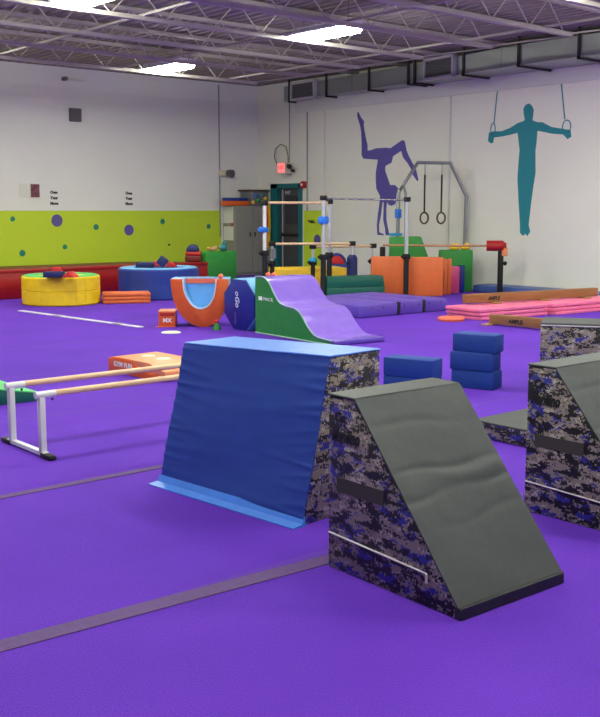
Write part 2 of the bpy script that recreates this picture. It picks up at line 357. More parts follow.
# ---- ceiling lamps
def lamp_fixture(x, y):
    t = thing('ceiling_light', '', 'ceiling light', (x, y, 4.25), 0, 'fluorescent ceiling lights')
    obj('housing', MB().prism([(-.24, .0), (-.17, .1), (.17, .1), (.24, 0)], 'Y', -.62, .62), M['lampb'], t)
    obj('diffuser', MB().prism([(-.2, -.003), (-.17, -.06), (.17, -.06), (.2, -.003)], 'Y', -.58, .58), M['lamp'], t)
    for y_ in (-.5, .5): obj('hanging_wire', MB().cyl((0, y_, .08), (0, y_, .42), .004, 6), M['dark'], t)
    return t
L0 = lamp_fixture(10.53, 11.78); L0['label'] = 'lit ceiling light at top centre, above the purple gymnast mural'
dup(L0, (10.8, 16.5, 4.25), 0, 'lit ceiling light nearest the back wall, left of the corner')
dup(L0, (6.55, 11.9, 4.25), 0, 'lit ceiling light cut by the top edge above the left wall')
for x in (2.2, 6.3, 10.6):
    for y in (2.4, 7.1, 11.8, 16.5):
        if (x, y) in ((6.3, 11.8), (10.6, 11.8), (10.6, 16.5)): continue
        dup(L0, (x, y, 4.25), 0, 'unseen ceiling light added to brighten the foreground')
for x in (3.2,): dup(L0, (x, -2.2, 4.25), 0, 'unseen ceiling light added to brighten the foreground')  # unseen extra lamp, added to lift the near carpet and block fronts
for y in (2.4, 7.1): dup(L0, (14.4, y, 4.25), 0, 'unseen ceiling light added to brighten the foreground')

# ------------------------------------------------------------------ floor tapes
obj('seam_tape', MB().box(-6, .05, -.05, .05, .0, .004), M['seam'], loc=(3.05, 3.33, 0), rz=R(-3.2), label='grey tape strip across the carpet in front of the blue wedge', cat='tape', group='carpet seam tapes')
obj('seam_tape', MB().box(X0, 3.35, 5.25, 5.31, .0, .004), M['seam'], label='grey tape strip across the carpet running behind the blue wedge', cat='tape', group='carpet seam tapes')
t = thing('floor_line_beam', 'thin white line strip lying on the carpet before the yellow pit', 'floor line', (7.03, 15.17, 0), math.atan2(-3.23, .26))
for a, c in ((0, 1.08), (1.1, 2.72), (2.74, 3.24)): obj('strip', MB().box(a, c, -.05, .05, 0, .012, .004, 1), M['tape'], t)
for a in (1.04, 2.62): obj('joiner', MB().box(a, a + .18, -.055, .055, .008, .016), M['tape2'], t)
obj('spot_marker', MB().lathe([(.13, 0), (.13, .006), (.11, .012)], 32), M['cream'], loc=(7.28, 11.18, 0), label='small flat cream disc on the carpet beside the orange cube', cat='floor marker')

# ------------------------------------------------------------------ camo wedges (near)
def sheet(name, y0, y1, A, B, m, t, h_fn, nx=64, ny=110, off=.008, axis='Y'):
    """vinyl sheet between profile points A (bottom) and B (top); h_fn(u, v) gives its creases"""
    b_ = MB(); g = []
    if axis == 'Y': P3 = lambda p, y: Vector((p[0], y, p[1]))
    else: P3 = lambda p, y: Vector((y, p[0], p[1]))
    a3, b3 = P3(A, 0), P3(B, 0); d = b3 - a3; side = P3((0, 0), 1); n = d.cross(side).normalized()
    if n.z < 0: n = -n
    for i in range(nx + 1):
        r_ = []
        for j in range(ny + 1):
            u = i / nx; v = j / ny
            r_.append(b_.bm.verts.new(a3 + d * v + side * (y0 + (y1 - y0) * u) + n * (off + h_fn(u, v))))
        g.append(r_)
    for i in range(nx):
        for j in range(ny): b_.bm.faces.new((g[i][j], g[i + 1][j], g[i + 1][j + 1], g[i][j + 1]))
    res = bmesh.ops.extrude_face_region(b_.bm, geom=b_.bm.faces[:])
    bmesh.ops.translate(b_.bm, verts=[q for q in res['geom'] if isinstance(q, bmesh.types.BMVert)], vec=-n * (off * .9))
    return obj(name, b_, m, t)
rp_ = random.Random(12)
PL = [(s_, (k + rp_.uniform(.2, .8)) / 13, rp_.uniform(.10, .3), rp_.uniform(.003, .0065), rp_.uniform(.010, .02), rp_.uniform(-.12, .35)) for s_ in (0, 1) for k in range(13)]
def pleats(u, v):
    h = 0
    for s_, v0, ln_, am, wd, sl in PL:
        e = u if s_ == 0 else 1 - u
        h += am * math.exp(-e / ln_) * math.exp(-((v - v0 + sl * e) / (wd * (1 + 3 * e))) ** 2)
    h += .004 * math.sin(7 * u + 5 * v) * math.exp(-((v - .15) / .18) ** 2) + .003 * math.sin(4 * u + 9 * v + 1)
    k = min(1, v * 25, (1 - v) * 25, )
    return h * max(0, k)
def creases(u, v):
    h = 0
    for v0, am, wd, tl in ((.50, -.006, .018, .03), (.61, -.005, .015, -.02), (.555, .005, .03, .01), (.35, -.0025, .02, .05), (.84, -.003, .02, -.06)):
        h += am * math.exp(-((v - v0 - tl * (u - .5) - .012 * math.sin(9 * u + 20 * v0)) / wd) ** 2) * (.6 + .4 * math.sin(5 * u + 30 * v0))
    h += .002 * math.sin(6 * u + 4 * v)
    return h * min(1, v * 15, (1 - v) * 15, u * 20 + .3, (1 - u) * 20 + .3)
def wedge(label, loc, rz=0, W=.655):
    t = thing('foam_wedge', label, 'foam wedge', loc, rz, 'camouflage foam wedges')
    H, DD, T = .79, .8, .17
    prof = [(0, .0), (0, H), (-T, H), (-DD + .02, .05), (-DD, 0)]
    b_ = MB().prism(prof, 'X', 0, W, .008); obj('body', b_, M['camo'], t)
    n = (H - .05, -(DD - .02 - T)); ln = math.hypot(*n); nx, nz = -n[0] / ln * .008, -n[1] / ln * .008
    cov = [(0.004, H - .02), (0.004, H + .008), (-T - .004, H + .008), (-DD + .02 + nx, .05 + nz), (-DD + .02 + .006, .05), (-T + .002, H - .002), (-.004, H - .002)]
    outer = [(.003, H + .002)]; 
    cv = MB().prism([(0.003, H - .001), (0.003, H + .008), (-T - .004, H + .008), (-DD + .02 + nx, .05 + nz), (-DD + .022, .05), (-T, H - .001)], 'X', -.003, W + .003, .003)
    # gentle creases across the slope
    obj('top_cover', MB().box(-.003, W + .003, -T - .006, .003, H - .001, H + .01, .004, 1), M['grey'], t)
    cv.bm.free(); sheet('grey_cover', -.003, W + .003, (-DD + .014, .045), (-T - .002, H - .001), M['grey'], t, creases, 40, 90, axis='X')['label'] = 'charcoal vinyl slope cover'
    obj('front_lip', MB().box(-.003, W + .003, -DD - .006, -DD + .03, 0, .052, .004, 1), M['blackstrip'], t)['label'] = 'black lower lip'
    z = obj('zipper', MB().tube([(-.004, -.01, .165), (-.005, -.3, .155), (-.004, -.62, .142)], .0045, 6), M['zip'], t)
    obj('zip_pull', MB().box(-.012, -.006, -.628, -.618, .105, .142), M['zip'], z)
    obj('handle_patch', MB().box(-.003, 0, -.36, -.06, .365, .43), M['velcro'], t)
    text('logo', 'Mancino', .085, (-.003, -.115, .62), (0, -1, 0), (0, 0, 1), M['ink'], t, shear=.3, sx=.62, bold=.003)
    text('logo', 'Co.', .06, (-.003, -.08, .7), (0, -1, 0), (0, 0, 1), M['ink'], t, shear=.3, sx=.9, bold=.003)
    return t
W1 = wedge('camouflage foam wedge with grey slope, front and centre on the carpet', (2.95, 3.27, 0), R(-1.5))
W2 = dup(W1, (4.33, 3.23, 0), 0, 'camouflage foam wedge cut by the right edge, beside the centre one')

# blue spotting wedge
t = thing('blue_wedge', 'large blue foam block with sloping side and camouflage end', 'foam wedge', (3.25, 3.79, 0), R(5.0))
H = .85
obj('body', MB().prism([(0, 0), (.2, H), (.59, H), (.59, 0)], 'Y', 0, 1.18, .006), M['camo'], t)
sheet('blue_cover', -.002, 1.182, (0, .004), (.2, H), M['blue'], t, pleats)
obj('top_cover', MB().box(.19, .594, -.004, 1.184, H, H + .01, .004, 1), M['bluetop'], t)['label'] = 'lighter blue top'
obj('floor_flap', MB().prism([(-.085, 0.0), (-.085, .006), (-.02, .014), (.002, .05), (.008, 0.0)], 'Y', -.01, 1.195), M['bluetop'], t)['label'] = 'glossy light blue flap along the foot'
text('logo', 'Mancino', .13, (.4, -.003, .62), (1, 0, 0), (0, 0, 1), M['ink'], t, shear=.3, sx=.6, bold=.003)

for c_ in t.children:      # the block sags a little towards its far end
    if c_.name.startswith('logo'): continue
    for q in c_.data.vertices: q.co.z *= 1 - .045 * max(0, q.co.y) / 1.18
# camo block behind, right
a = math.atan2(-.84, .54)
t = thing('camouflage_block', 'tall camouflage foam block with grey top behind the right wedge', 'foam block', (7.4, 5.4, 0), a)
obj('body', MB().box(0, 1.2, 0, .5, 0, .6, .012), M['camo'], t)
obj('top_cover', MB().box(-.004, 1.204, -.004, .504, .592, .612, .006, 1), M['grey'], t)['label'] = 'grey vinyl top'
obj('piping', MB().tube([(0, -.006, .59), (1.2, -.006, .59)], .006, 6), M['zip'], t)
t = thing('flat_camouflage_mat', 'low camouflage pad with grey top lying between the two wedges', 'mat', (5.52, 4.58, 0), 0)
obj('body', MB().box(0, .95, -1.25, 0, 0, .115, .02), M['camo'], t)
obj('top_cover', MB().box(-.003, .953, -1.253, .003, .112, .124, .005, 1), M['grey'], t)

# blue foam bricks
def brick(loc, rz, label, lx=.36, ly=.17):
    return obj('foam_brick', MB().box(-lx / 2, lx / 2, -ly / 2, ly / 2, 0, .164, .012), M['foam'], loc=loc, rz=rz, label=label, cat='foam brick', group='blue foam bricks')
rz = math.atan2(-.34, .1)
for k, (dx, dy, s_) in enumerate(((.0, .0, 'bottom'), (-.015, .02, 'middle'), (.01, -.005, 'top'))):
    brick((7.12 + dx * .6, 5.88 + dy * .6, k * .165), rz, 'blue foam brick, %s of the stack of three' % s_, .41, .22)
rz2 = math.atan2(-.41, .13)
for k, s_ in enumerate(('bottom', 'top')):
    brick((6.4, 6.0, k * .165), rz2, 'blue foam brick, %s of the stack of two beside the blue wedge' % s_, .47, .22)

# ------------------------------------------------------------------ low parallel bars
t = thing('low_parallel_bars', 'low parallel bars with white uprights and two blond wooden rails', 'parallel bars', (2.9, 6.23, 0), 0)
for x in (0, 2.1):
    f = obj('end_frame', MB().box(x - .02, x + .02, -.25, -.205, .02, .4, .004).box(x - .02, x + .02, .205, .25, .02, .4, .004)
            .box(x - .02, x + .02, -.28, .28, .01, .04, .004, 1), M['white'], t)
    for s_ in (-1, 1): obj('rubber_foot', MB().box(x - .028, x + .028, s_ * .3 - .07, s_ * .3 + .07, 0, .035, .012), M['black'], f)
for y in (-.2275, .2275):
    r_ = obj('rail', MB().cyl((.1, y, .415), (2.0, y, .415), .021, 16), M['rail'], t)
    for x in (-.04, 2.0): obj('rail_sleeve', MB().cyl((x, y, .413), (x + .14, y, .413), .024, 16), M['white'], r_)
    obj('clamp_knob', MB().cyl((.08, y, .385), (.08, y, .37), .008, 8), M['dark'], r_)
# green incline at the left edge
t = thing('green_incline', 'green folding incline mat behind the low parallel bars, cut by left edge', 'incline mat', (3.78, 7.85, 0), R(180))
obj('body', MB().prism([(0, 0), (0, .065), (.35, .13), (1.3, .2), (1.3, 0)], 'Y', -.95, 0, .008), M['dgreen'], t)
obj('top_panel', MB().prism([(-.002, .063), (-.002, .073), (.35, .138), (1.3, .208), (1.3, .198), (.35, .128)], 'Y', -.952, .002), M['mint'], t)['label'] = 'light green top'

# orange springboard like arch
t = thing('orange_vault_arch', 'low orange foam arch with white lettering, beyond the parallel bars', 'foam arch', (5.03, 8.88, 0), R(-88))
pr = smooth_curve([(0, .0), (0, .12), (.12, .15), (.35, .145), (.55, .1), (.75, .06)], 4)[1:]
pr = [(0, 0), (0, .13), (.1, .15), (.3, .15), (.42, .13), (.56, .09), (.7, .06), (.95, .05), (.95, .02), (.8, .0)]
obj('side_body', MB().prism(pr, 'Y', 0, .5, .006), M['orange'], t)
obj('top_pad', MB().prism([(-.004, .125), (-.004, .137), (.1, .158), (.7, .158), (.97, .1), (.97, .06), (.7, .058), (.56, .092), (.42, .134), (.3, .152), (.1, .152)], 'Y', .01, .52, .003), M['peach'], t)['label'] = 'pale orange top pad'
obj('hand_mark', MB().lathe([(.07, .158), (.07, .161), (.06, .162)], 20, (.3, .28)), M['skinlogo'], t)['label'] = 'round cream mark'
obj('hand_mark', MB().lathe([(.07, .158), (.07, .161), (.06, .162)], 20, (.56, .28)), M['skinlogo'], t)['label'] = 'round cream mark'
text('lettering', 'GYM FUN', .07, (.27, -.002, .088), (1, 0, 0), (0, 0, 1), M['wink'], t, bold=.002, sx=1.1)

# ------------------------------------------------------------------ climbing shapes in the middle
# curved slide
t = thing('curved_slide', 'purple wave shaped foam slide with green sides', 'foam slide', (8.1, 10.42, 0), R(-3.6))
top = smooth_curve([(0, .72), (-.18, .72), (-.3, .66), (-.42, .52), (-.53, .42), (-.68, .38), (-.86, .365), (-.98, .31), (-1.07, .22), (-1.18, .12), (-1.32, .055), (-1.6, .035)], 5)
obj('body', MB().prism([(0, 0)] + top + [(-1.6, 0)], 'X', 0, .76), M['green'], t)
thick = .02
def off(P, d):
    o = []
    for i, p in enumerate(P):
        a_ = P[max(i - 1, 0)]; b_ = P[min(i + 1, len(P) - 1)]; tx, ty = b_[0] - a_[0], b_[1] - a_[1]; l = math.hypot(tx, ty)
        o.append((p[0] + ty / l * d, p[1] - tx / l * d))
    return o
up_ = off(top, .02); chk = up_[0][1] > top[0][1]
if not chk: up_ = off(top, -.02)
b_ = MB(); nx = 16; rnd = random.Random(3)
g = []
for i in range(nx + 1):
    x = .012 + .766 * i / nx
    g.append([b_.bm.verts.new((x, p_[0], p_[1] + (.004 * math.sin(j * .9 + i * .35) * math.sin(i * .8 + 1) if 0 < i < nx else 0))) for j, p_ in enumerate(up_)])
for i in range(nx):
    for j in range(len(up_) - 1): b_.bm.faces.new((g[i][j], g[i + 1][j], g[i + 1][j + 1], g[i][j + 1]))
res = bmesh.ops.extrude_face_region(b_.bm, geom=b_.bm.faces[:])
bmesh.ops.translate(b_.bm, verts=[q for q in res['geom'] if isinstance(q, bmesh.types.BMVert)], vec=(0, 0, -.025))
obj('slide_surface', b_, M['purple'], t)['label'] = 'glossy lavender wave surface'
obj('purple_toe', MB().box(.01, .79, -1.66, -1.35, 0.005, .06, .012), M['purple2'], t)
obj('piping', MB().tube([(0, p_[0], p_[1] + .004) for p_ in up_], .009, 6).tube([(-.004, -.0, .012), (-.004, -1.6, .012)], .009, 6), M['piping'], t)
lg = text('logo', 'MACK', .06, (-.004, -.3, .46), (0, -1, 0), (0, 0, 1), M['wink'], t, sx=1.3)
obj('logo_mark', MB().box(-.004, 0, -.16, -.08, .44, .49), M['wink'], t)
# octagon tumbler
t = thing('octagon_tumbler', 'octagonal foam roller with dark blue end and sky blue sides', 'foam roller', (8.12, 10.8, 0), 0)
h = .345; q = h * math.tan(PI / 8)
oc = [(-q, 0), (q, 0), (h, h - q), (h, h + q), (q, 2 * h), (-q, 2 * h), (-h, h + q), (-h, h - q)]
obj('body', MB().prism(oc, 'X', .02, .85, .006), M['sky'], t)
obj('end_panel', MB().prism([(a * .97, .345 + (c_ - .345) * .97) for a, c_ in oc], 'X', 0, .02, .004), M['navy2'], t)['label'] = 'dark blue octagonal end'
text('logo', 'oGo', .12, (-.002, .04, .42), (0, 0, -1), (0, -1, 0), M['wink'], t, shear=.3, sx=1)
obj('logo_line', MB().box(-.003, 0, .085, .092, .08, .24), M['tape2'], t)
# U shaped rocker
t = thing('half_round_rocker', 'orange foam U shape with sky blue hollow, left of octagon roller', 'foam shape', (7.95, 11.48, 0), R(-40.4))
pt = []
out_ = [(-.41, .68), (-.40, .55), (-.37, .38), (-.30, .22), (-.18, .08), (-.04, .01), (.1, .0), (.22, .05), (.32, .16), (.38, .34), (.41, .52), (.42, .68)]
inn_ = [(.24, .68), (.22, .5), (.17, .36), (.09, .28), (0, .26), (-.09, .3), (-.17, .4), (-.22, .53), (-.23, .68)]
out_ = [(a * .97, c_ * .97) for a, c_ in out_]; inn_ = [(a * .97, c_ * .97) for a, c_ in inn_]
outc = smooth_curve(out_, 3); innc = smooth_curve(inn_, 3)
obj('u_face', MB().prism(outc + innc, 'Y', 0, .06, .004), M['orange'], t)
obj('blue_body', MB().prism(outc + innc, 'Y', .06, .36), M['sky'], t)
obj('back_wall', MB().prism([(a * .98, c_) for a, c_ in outc], 'Y', .36, .5), M['sky'], t)['label'] = 'sky blue back of the hollow'
obj('top_strap', MB().box(-.24, .24, .335, .358, .58, .645), M['coral'], t)
obj('inner_piping', MB().tube([(a, -.004, c_) for a, c_ in innc], .009, 6), M['wink'], t)
BALL = obj('foam_ball', MB().sphere((0, 0, .036), .036), M['coral'], loc=(8.2, 11.32, .66), label='small coral ball on top of the orange U shape', cat='ball', group='small coral balls')
b2 = dup(BALL, (8.62, 10.8, .69), 0, 'small coral ball on the octagon roller, left one'); b3 = dup(BALL, (8.62, 10.68, .69), 0, 'small coral ball on the octagon roller beside the slide')
# orange cube
t = thing('orange_cube', 'small orange foam cube with white logo left of the U shape', 'foam cube', (7.52, 11.82, 0), math.atan2(-.12, .15))
obj('body', MB().box(-.02, .21, 0, .34, 0, .215, .012), M['orange'], t)
obj('top_pad', MB().box(-.024, .214, -.004, .344, .205, .222, .004, 1), M['peach'], t)
text('logo', 'MX', .08, (.1, -.003, .09), (1, 0, 0), (0, 0, 1), M['wink'], t, bold=.003)
obj('floor_flap', MB().box(-.06, .21, -.02, .01, 0, .012), M['coral'], t)
obj('red_band', MB().box(.004, .2, -.004, 0, .155, .195), M['redpad'], t)
t = thing('toy_cone', 'tiny green and white toy with red top between U shape and roller', 'toy', (7.93, 11.05, 0))
obj('cone', MB().lathe([(.06, 0), (.055, .03), (.02, .1)], 20), M['green'], t); obj('red_tip', MB().sphere((0, 0, .11), .03), M['redf'], t)

# ------------------------------------------------------------------ round pits
def pit(x, y, r, h, side, topm, label, seams, groove=.012):
    t = thing('foam_pit', label, 'ball pit', (x, y, 0), 0, 'round foam pits')
    obj('side_wall', MB().lathe([(r - .02, 0), (r, .02), (r, h * .48), (r - groove, h * .5), (r, h * .52), (r, h - .03), (r - .02, h - .005)], 56), side, t)
    obj('top_pad', MB().lathe([(r - .03, h - .02), (r - .03, h), (r - .06, h + .012), (r - .22, h + .012), (r - .26, h - .02)], 56), topm, t)
    for a in seams:
        q = MB().box(r - .012, r + .005, -.008, .008, .02, h - .02); q.tilt('Z', a); obj('seam', q, side, t)
    return t
pit(8.18, 15.99, .665, .49, M['yellow'], M['mint'], 'round yellow foam pit with green rim by the left wall', [R(-95), R(-80)])
PB = D(157.5, 18.75)
pit(PB[0], PB[1], .742, .55, M['pool'], M['sky'], 'round blue foam pit with pale blue rim by the back wall', [], .001)
def fp(shape, loc, rz, m, label):
    b_ = MB()
    if shape == 'slab': b_.box(-.16, .16, -.12, .12, 0, .09, .012)
    elif shape == 'prism': b_.prism([(-.14, 0), (.14, 0), (.04, .15), (-.06, .15)], 'Y', -.12, .12, .01)
    elif shape == 'cube': b_.box(-.08, .08, -.08, .08, -.08, .08, .01).tilt('Y', R(38)).move(0, 0, .112)
    else: b_.prism([(-.12, 0), (.12, 0), (0, .1)], 'Y', -.1, .1, .01)
    return obj('foam_shape', b_, m, loc=loc, rz=rz, label=label, cat='foam shape', group='loose foam shapes on the pits')
v = R(-40)
def PD(px, d, z): q = D(px, d); return (q[0], q[1], z)
fp('slab', PD(52, 16.75, .502), v, M['navy'], 'navy foam slab on the yellow pit')
fp('prism', PD(55, 17.05, .502), v + .2, M['redf'], 'larger red foam wedge on the yellow pit')
fp('tri', PD(68.5, 16.7, .502), v - .3, M['redf'], 'smaller red foam piece on the yellow pit, to the right')
fp('slab', PD(144, 18.6, .562), v, M['navy'], 'navy foam slab on left side of the blue pit')
fp('tri', PD(153, 18.95, .562), v, M['redf'], 'red foam piece between the two navy ones on the blue pit')
fp('cube', PD(161.5, 18.4, .562), v, M['navy'], 'navy foam cube tipped on edge on the blue pit')
fp('tri', PD(170, 18.7, .562), v, M['redf'], 'red foam piece at right side of the blue pit')
# orange folded mat
t = thing('folded_mat', 'orange folded mat of three layers between the two round pits', 'mat', (8.64, 15.38, 0), math.atan2(-.38, .73))
for k in range(3): obj('mat_layer', MB().box(0, .82, 0, .45, k * .062, k * .062 + .06, .02), M['orange2'], t)
# red platform along the back wall
t = thing('red_crash_mat', 'long red crash mat running along foot of the back wall', 'crash mat', (0, 17.28, 0))
obj('front_pad', MB().box(2.5, 12.2, 0, .25, 0, .5, .03), M['red'], t)
obj('top_pad', MB().prism([(.06, .3), (.06, .53), (3.1, .42), (3.1, .3)], 'X', 2.5, 12.2, .01), M['dred'], t)['label'] = 'dark red top'
obj('top_edge', MB().box(2.5, 12.2, -.012, .1, .47, .535, .015), M['red'], t)
# items at the end of the platform
t = thing('red_foam_stack', 'dark red box cushion on the red crash mat by the green box', 'cushion', (12.01, 17.53, .534), R(-40))
obj('cushion', MB().box(-.17, .17, -.15, .15, 0, .13, .03), M['dred'], t); obj('cushion_top', MB().box(-.165, .165, -.145, .145, .125, .21, .03), M['redpad'], t)
obj('purple_dome', MB().prism([(-.13, 0)] + [(.13 * math.cos(a * PI / 12), .13 * math.sin(a * PI / 12) + .02) for a in range(12, -1, -1)][1:] + [(.13, 0)], 'Y', -.1, .1, .01), M['navy'], loc=(12.0, 17.54, .747), rz=R(-40), label='dark purple half round cushion on top of the dark red box', cat='cushion')
GB = obj('green_box', MB().box(12.24, 13.05, 17.42, 17.78, 0, .73, .02), M['green2'], label='tall green foam box at end of the red crash mat', cat='foam block')
obj('plush_toy', MB().sphere((0, 0, .05), .055, (1.6, 1, .9)).sphere((.08, 0, .08), .035).sphere((-.08, 0, .045), .045, (1, 1, .8)), M['tan'], loc=(12.55, 17.6, .735), rz=R(-40), label='tan plush toy lying on the tall green box', cat='plush toy')
obj('plush_toy', MB().sphere((0, 0, .07), .075, (1.2, 1, 1)).sphere((.03, 0, .16), .05), M['tealp'], loc=(12.82, 17.6, .735), rz=R(-40), label='teal plush toy sitting on the tall green box', cat='plush toy')

# ------------------------------------------------------------------ corner by the door
t = thing('storage_cabinet', 'tall grey two door storage cabinet in the room corner', 'cabinet', (14.93, 19.97, 0))
obj('body', MB().box(0, 1.04, .03, .52, 0, 1.7, .006), M['cab'], t)
for s_, x0 in ((0, .01), (1, .525)):
    d_ = obj('door', MB().box(x0, x0 + .505, 0, .03, .06, 1.68, .004, 1), M['cab'], t)
    xx = x0 + (.42 if s_ == 0 else .05)
    obj('handle', MB().box(xx, xx + .025, -.03, 0, .95, 1.06, .006, 1), M['dark'], d_)
t = thing('ball_bin', 'grey mesh bin of colourful balls with brown lid, on the cabinet', 'storage bin', (15.7, 20.22, 1.705))
obj('bin_shell', MB().box(-.26, .26, -.22, .22, 0, .36, .02), M['mesh'], t)
obj('lid', MB().box(-.32, .3, -.25, .25, .36, .395, .01), M['brown'], t)
for (x, z, m_) in ((-.2, .08, 'yellow2'), (-.12, .25, 'bluep'), (-.05, .12, 'green2'), (.08, .27, 'tealp'), (.1, .09, 'mint'), (.19, .18, 'yellow2')):
    obj('ball', MB().sphere((x, -.21, z), .05), M[m_], t)
obj('foam_beam', MB().box(-.4, .36, -.09, .09, 0, .12, .03), M['orange'], loc=(15.06, 20.12, 1.702), label='red orange foam beam lying on the grey cabinet, under the blue one', cat='foam beam', group='foam beams on the cabinet')
obj('foam_beam', MB().box(-.37, .32, -.08, .08, 0, .075, .02), M['blue'], loc=(15.06, 20.12, 1.823), label='blue foam beam lying on top of the red orange one', cat='foam beam', group='foam beams on the cabinet')
obj('paper_sheet', MB().box(-.008, 0, -.2, .2, 0, .4), M['paper'], loc=(14.93, 20.27, 1.28), label='upper white paper notice on side of the grey cabinet', cat='notice', group='paper notices on the cabinet')
obj('paper_sheet', MB().box(-.008, 0, -.2, .2, 0, .34), M['paper'], loc=(14.93, 20.26, .86), label='lower white paper notice on side of the grey cabinet', cat='notice', group='paper notices on the cabinet')
obj('paper_tag', MB().box(-.014, 0, -.03, .03, 0, .09), M['redpad'], loc=(14.93, 20.1, 1.2), label='tiny red tag between the two paper notices', cat='tag')
t = thing('hanging_streamer', 'orange and yellow cloth hanging between cabinet and door', 'cloth', (15.84, 19.9, .62))
obj('orange_cloth', MB().prism(smooth_curve([(-.05, .1), (-.09, .4), (-.02, .75), (-.03, 1.05), (.04, 1.05), (.07, .7), (.02, .4), (.04, .12)], 3), 'Y', -.02, .02), M['orange'], t)
obj('yellow_cloth', MB().prism(smooth_curve([(.03, .0), (.0, .3), (.05, .7), (.02, 1.1), (.09, 1.1), (.11, .6), (.08, .1)], 3), 'Y', -.03, -.01), M['yellow2'], t)
bell = thing('alarm_bell', 'red round alarm bell at top right corner of teal door frame', 'alarm', (16.05, 18.66, 2.2))
obj('gong', MB().cyl((-.11, 0, 0), (-.05, 0, 0), .08, 20, .09), M['redpad'], bell); obj('back_box', MB().box(-.05, 0, -.08, .08, -.08, .08, .01), M['redpad'], bell); obj('hub', MB().cyl((-.13, 0, 0), (-.1, 0, 0), .03, 10), M['white'], bell)
# exit sign and conduits
t = thing('exit_sign', 'glowing red exit sign on beige box above the door', 'exit sign', (16.05, 19.25, 2.6), 0)
obj('housing', MB().box(-.28, 0, -.16, .12, -.13, .14, .01), M['beige'], t)
obj('sign_face', MB().box(-.26, -.02, -.166, -.16, -.12, .13), M['beige'], t)
pn = obj('red_panel', MB().box(-.29, -.28, -.15, .11, -.1, .12), M['exit'], t); text('lettering', 'EXIT', .11, (-.292, -.02, .01), (0, -1, 0), (0, 0, 1), M['redpad'], pn)
obj('lamp_head', MB().cyl((-.18, -.17, .05), (-.22, -.27, .03), .05, 14, .06).cyl((-.06, -.17, -.05), (-.1, -.25, -.06), .04, 14), M['dark'], t)
obj('cable', MB().tube([(-.03, .02 + .0, .14), (-.03, .02, .3), (-.03, .1, .52), (-.03, .3, .6), (-.03, .5, .5), (-.03, .56, .3), (-.03, .45, .12), (-.03, .25, .06), (-.03, .13, .06)], .009, 6), M['dark'], t)
def conduit(name, p0, p1, label, m='metal', r=.012):
    return obj(name, MB().cyl((0, 0, 0), (0, 0, p1[2] - p0[2]), r, 8), M[m], loc=p0, label=label, cat='conduit', group='wall conduits')
conduit('conduit', (16.02, 19.22, 2.75), (16.05, 0, 4.16), 'thin grey conduit running up the right wall from exit sign')
conduit('conduit', (16.02, 18.56, 1.6), (16.05, 0, 3.9), 'thin grey conduit on the right wall beside the door', r=.016)
conduit('conduit', (14.83 - .0, 20.47, .95), (0, 0, 4.6), 'thin grey conduit on the back wall where the lime band ends', r=.015)
conduit('conduit', (16.025, 14.1, .3), (0, 0, 3.9), 'white painted conduit on right wall just behind the rings frame', 'wall_p', .02)
conduit('conduit', (16.025, 17.95, .3), (0, 0, 3.9), 'white painted conduit on right wall beside the lime patch', 'wall_p', .014)
t = thing('emergency_light', 'grey twin head emergency light on the back wall near corner', 'emergency light', (15.0, 20.5, 2.5))
obj('housing', MB().box(-.2, .0, -.1, 0, -.07, .07, .01), M['beige'], t); obj('lamp_head', MB().cyl((.04, -.08, 0), (.08, -.22, -.02), .08, 16, .1), M['grille'], t); obj('arm', MB().cyl((-.02, -.05, 0), (.06, -.1, 0), .02, 8), M['dark'], t)

# ------------------------------------------------------------------ back wall items
def wy(px, z): return px
def dot(x, z, r, m, label): return obj('painted_dot', MB().cyl((0, .0, 0), (0, -.004, 0), r, 32), M[m], loc=(x, 20.5, z), label=label, cat='painted dot', group='dots painted on the lime band')

for x, z, r_, m_, lb in ((9.41, 1.41, .055, 'dot_t', 'small teal dot painted high on lime band, nearest left edge'),
    (10.44, 1.37, .135, 'dot_p', 'large purple dot painted on lime band above the yellow pit'), (11.4, 1.22, .065, 'dot_t', 'small teal dot painted on lime band between the two large purple dots'),
    (12.25, 1.14, .125, 'dot_p', 'large purple dot painted on lime band above the blue pit'), (10.61, .79, .055, 'dot_t', 'small teal dot painted low on lime band under the first purple dot'),
    (9.6, .68, .07, 'dot_t', 'teal dot painted lowest on the lime band, left of the yellow pit'), (13.17, 1.33, .065, 'dot_t', 'small teal dot painted high on lime band right of second purple dot'),
    (14.5, 1.2, .06, 'dot_t', 'small teal dot painted on lime band nearest the room corner')): dot(x, z, r_, m_, lb)
obj('painted_dot', MB().cyl((0, 0, 0), (-.004, 0, 0), .12, 32), M['dot_p'], loc=(16.05, 18.22, .9), label='purple dot painted on small lime patch right of the door', cat='painted dot')
obj('wall_speaker', MB().box(-.13, .13, -.1, 0, -.14, .14, .01), M['grille'], loc=(10.94, 20.5, 3.66), label='small dark grey speaker box high on the back wall', cat='speaker')
t = thing('wall_bracket_light', 'thin pale tube fixture under ceiling on the back wall', 'wall light', (10.9, 20.5, 4.4))
obj('tube', MB().cyl((-.18, -.12, 0), (.24, -.12, 0), .02, 10), M['white'], t); obj('bracket', MB().box(-.24, -.16, -.15, 0, -.03, .05, .008), M['grille'], t)
obj('paper_sheet', MB().box(-.1, .1, -.01, 0, -.15, .15), M['paper'], loc=(9.69, 20.5, 2.01), label='white sheet of paper pinned left of the framed picture', cat='notice')
t = thing('framed_picture', 'small dark pink picture in pale frame on the back wall', 'picture', (9.94, 20.5, 2.01))
obj('frame', MB().box(-.12, .12, -.02, 0, -.16, .16, .004, 1), M['paper'], t); obj('print', MB().box(-.1, .1, -.026, -.018, -.14, .14), M['photo'], t)
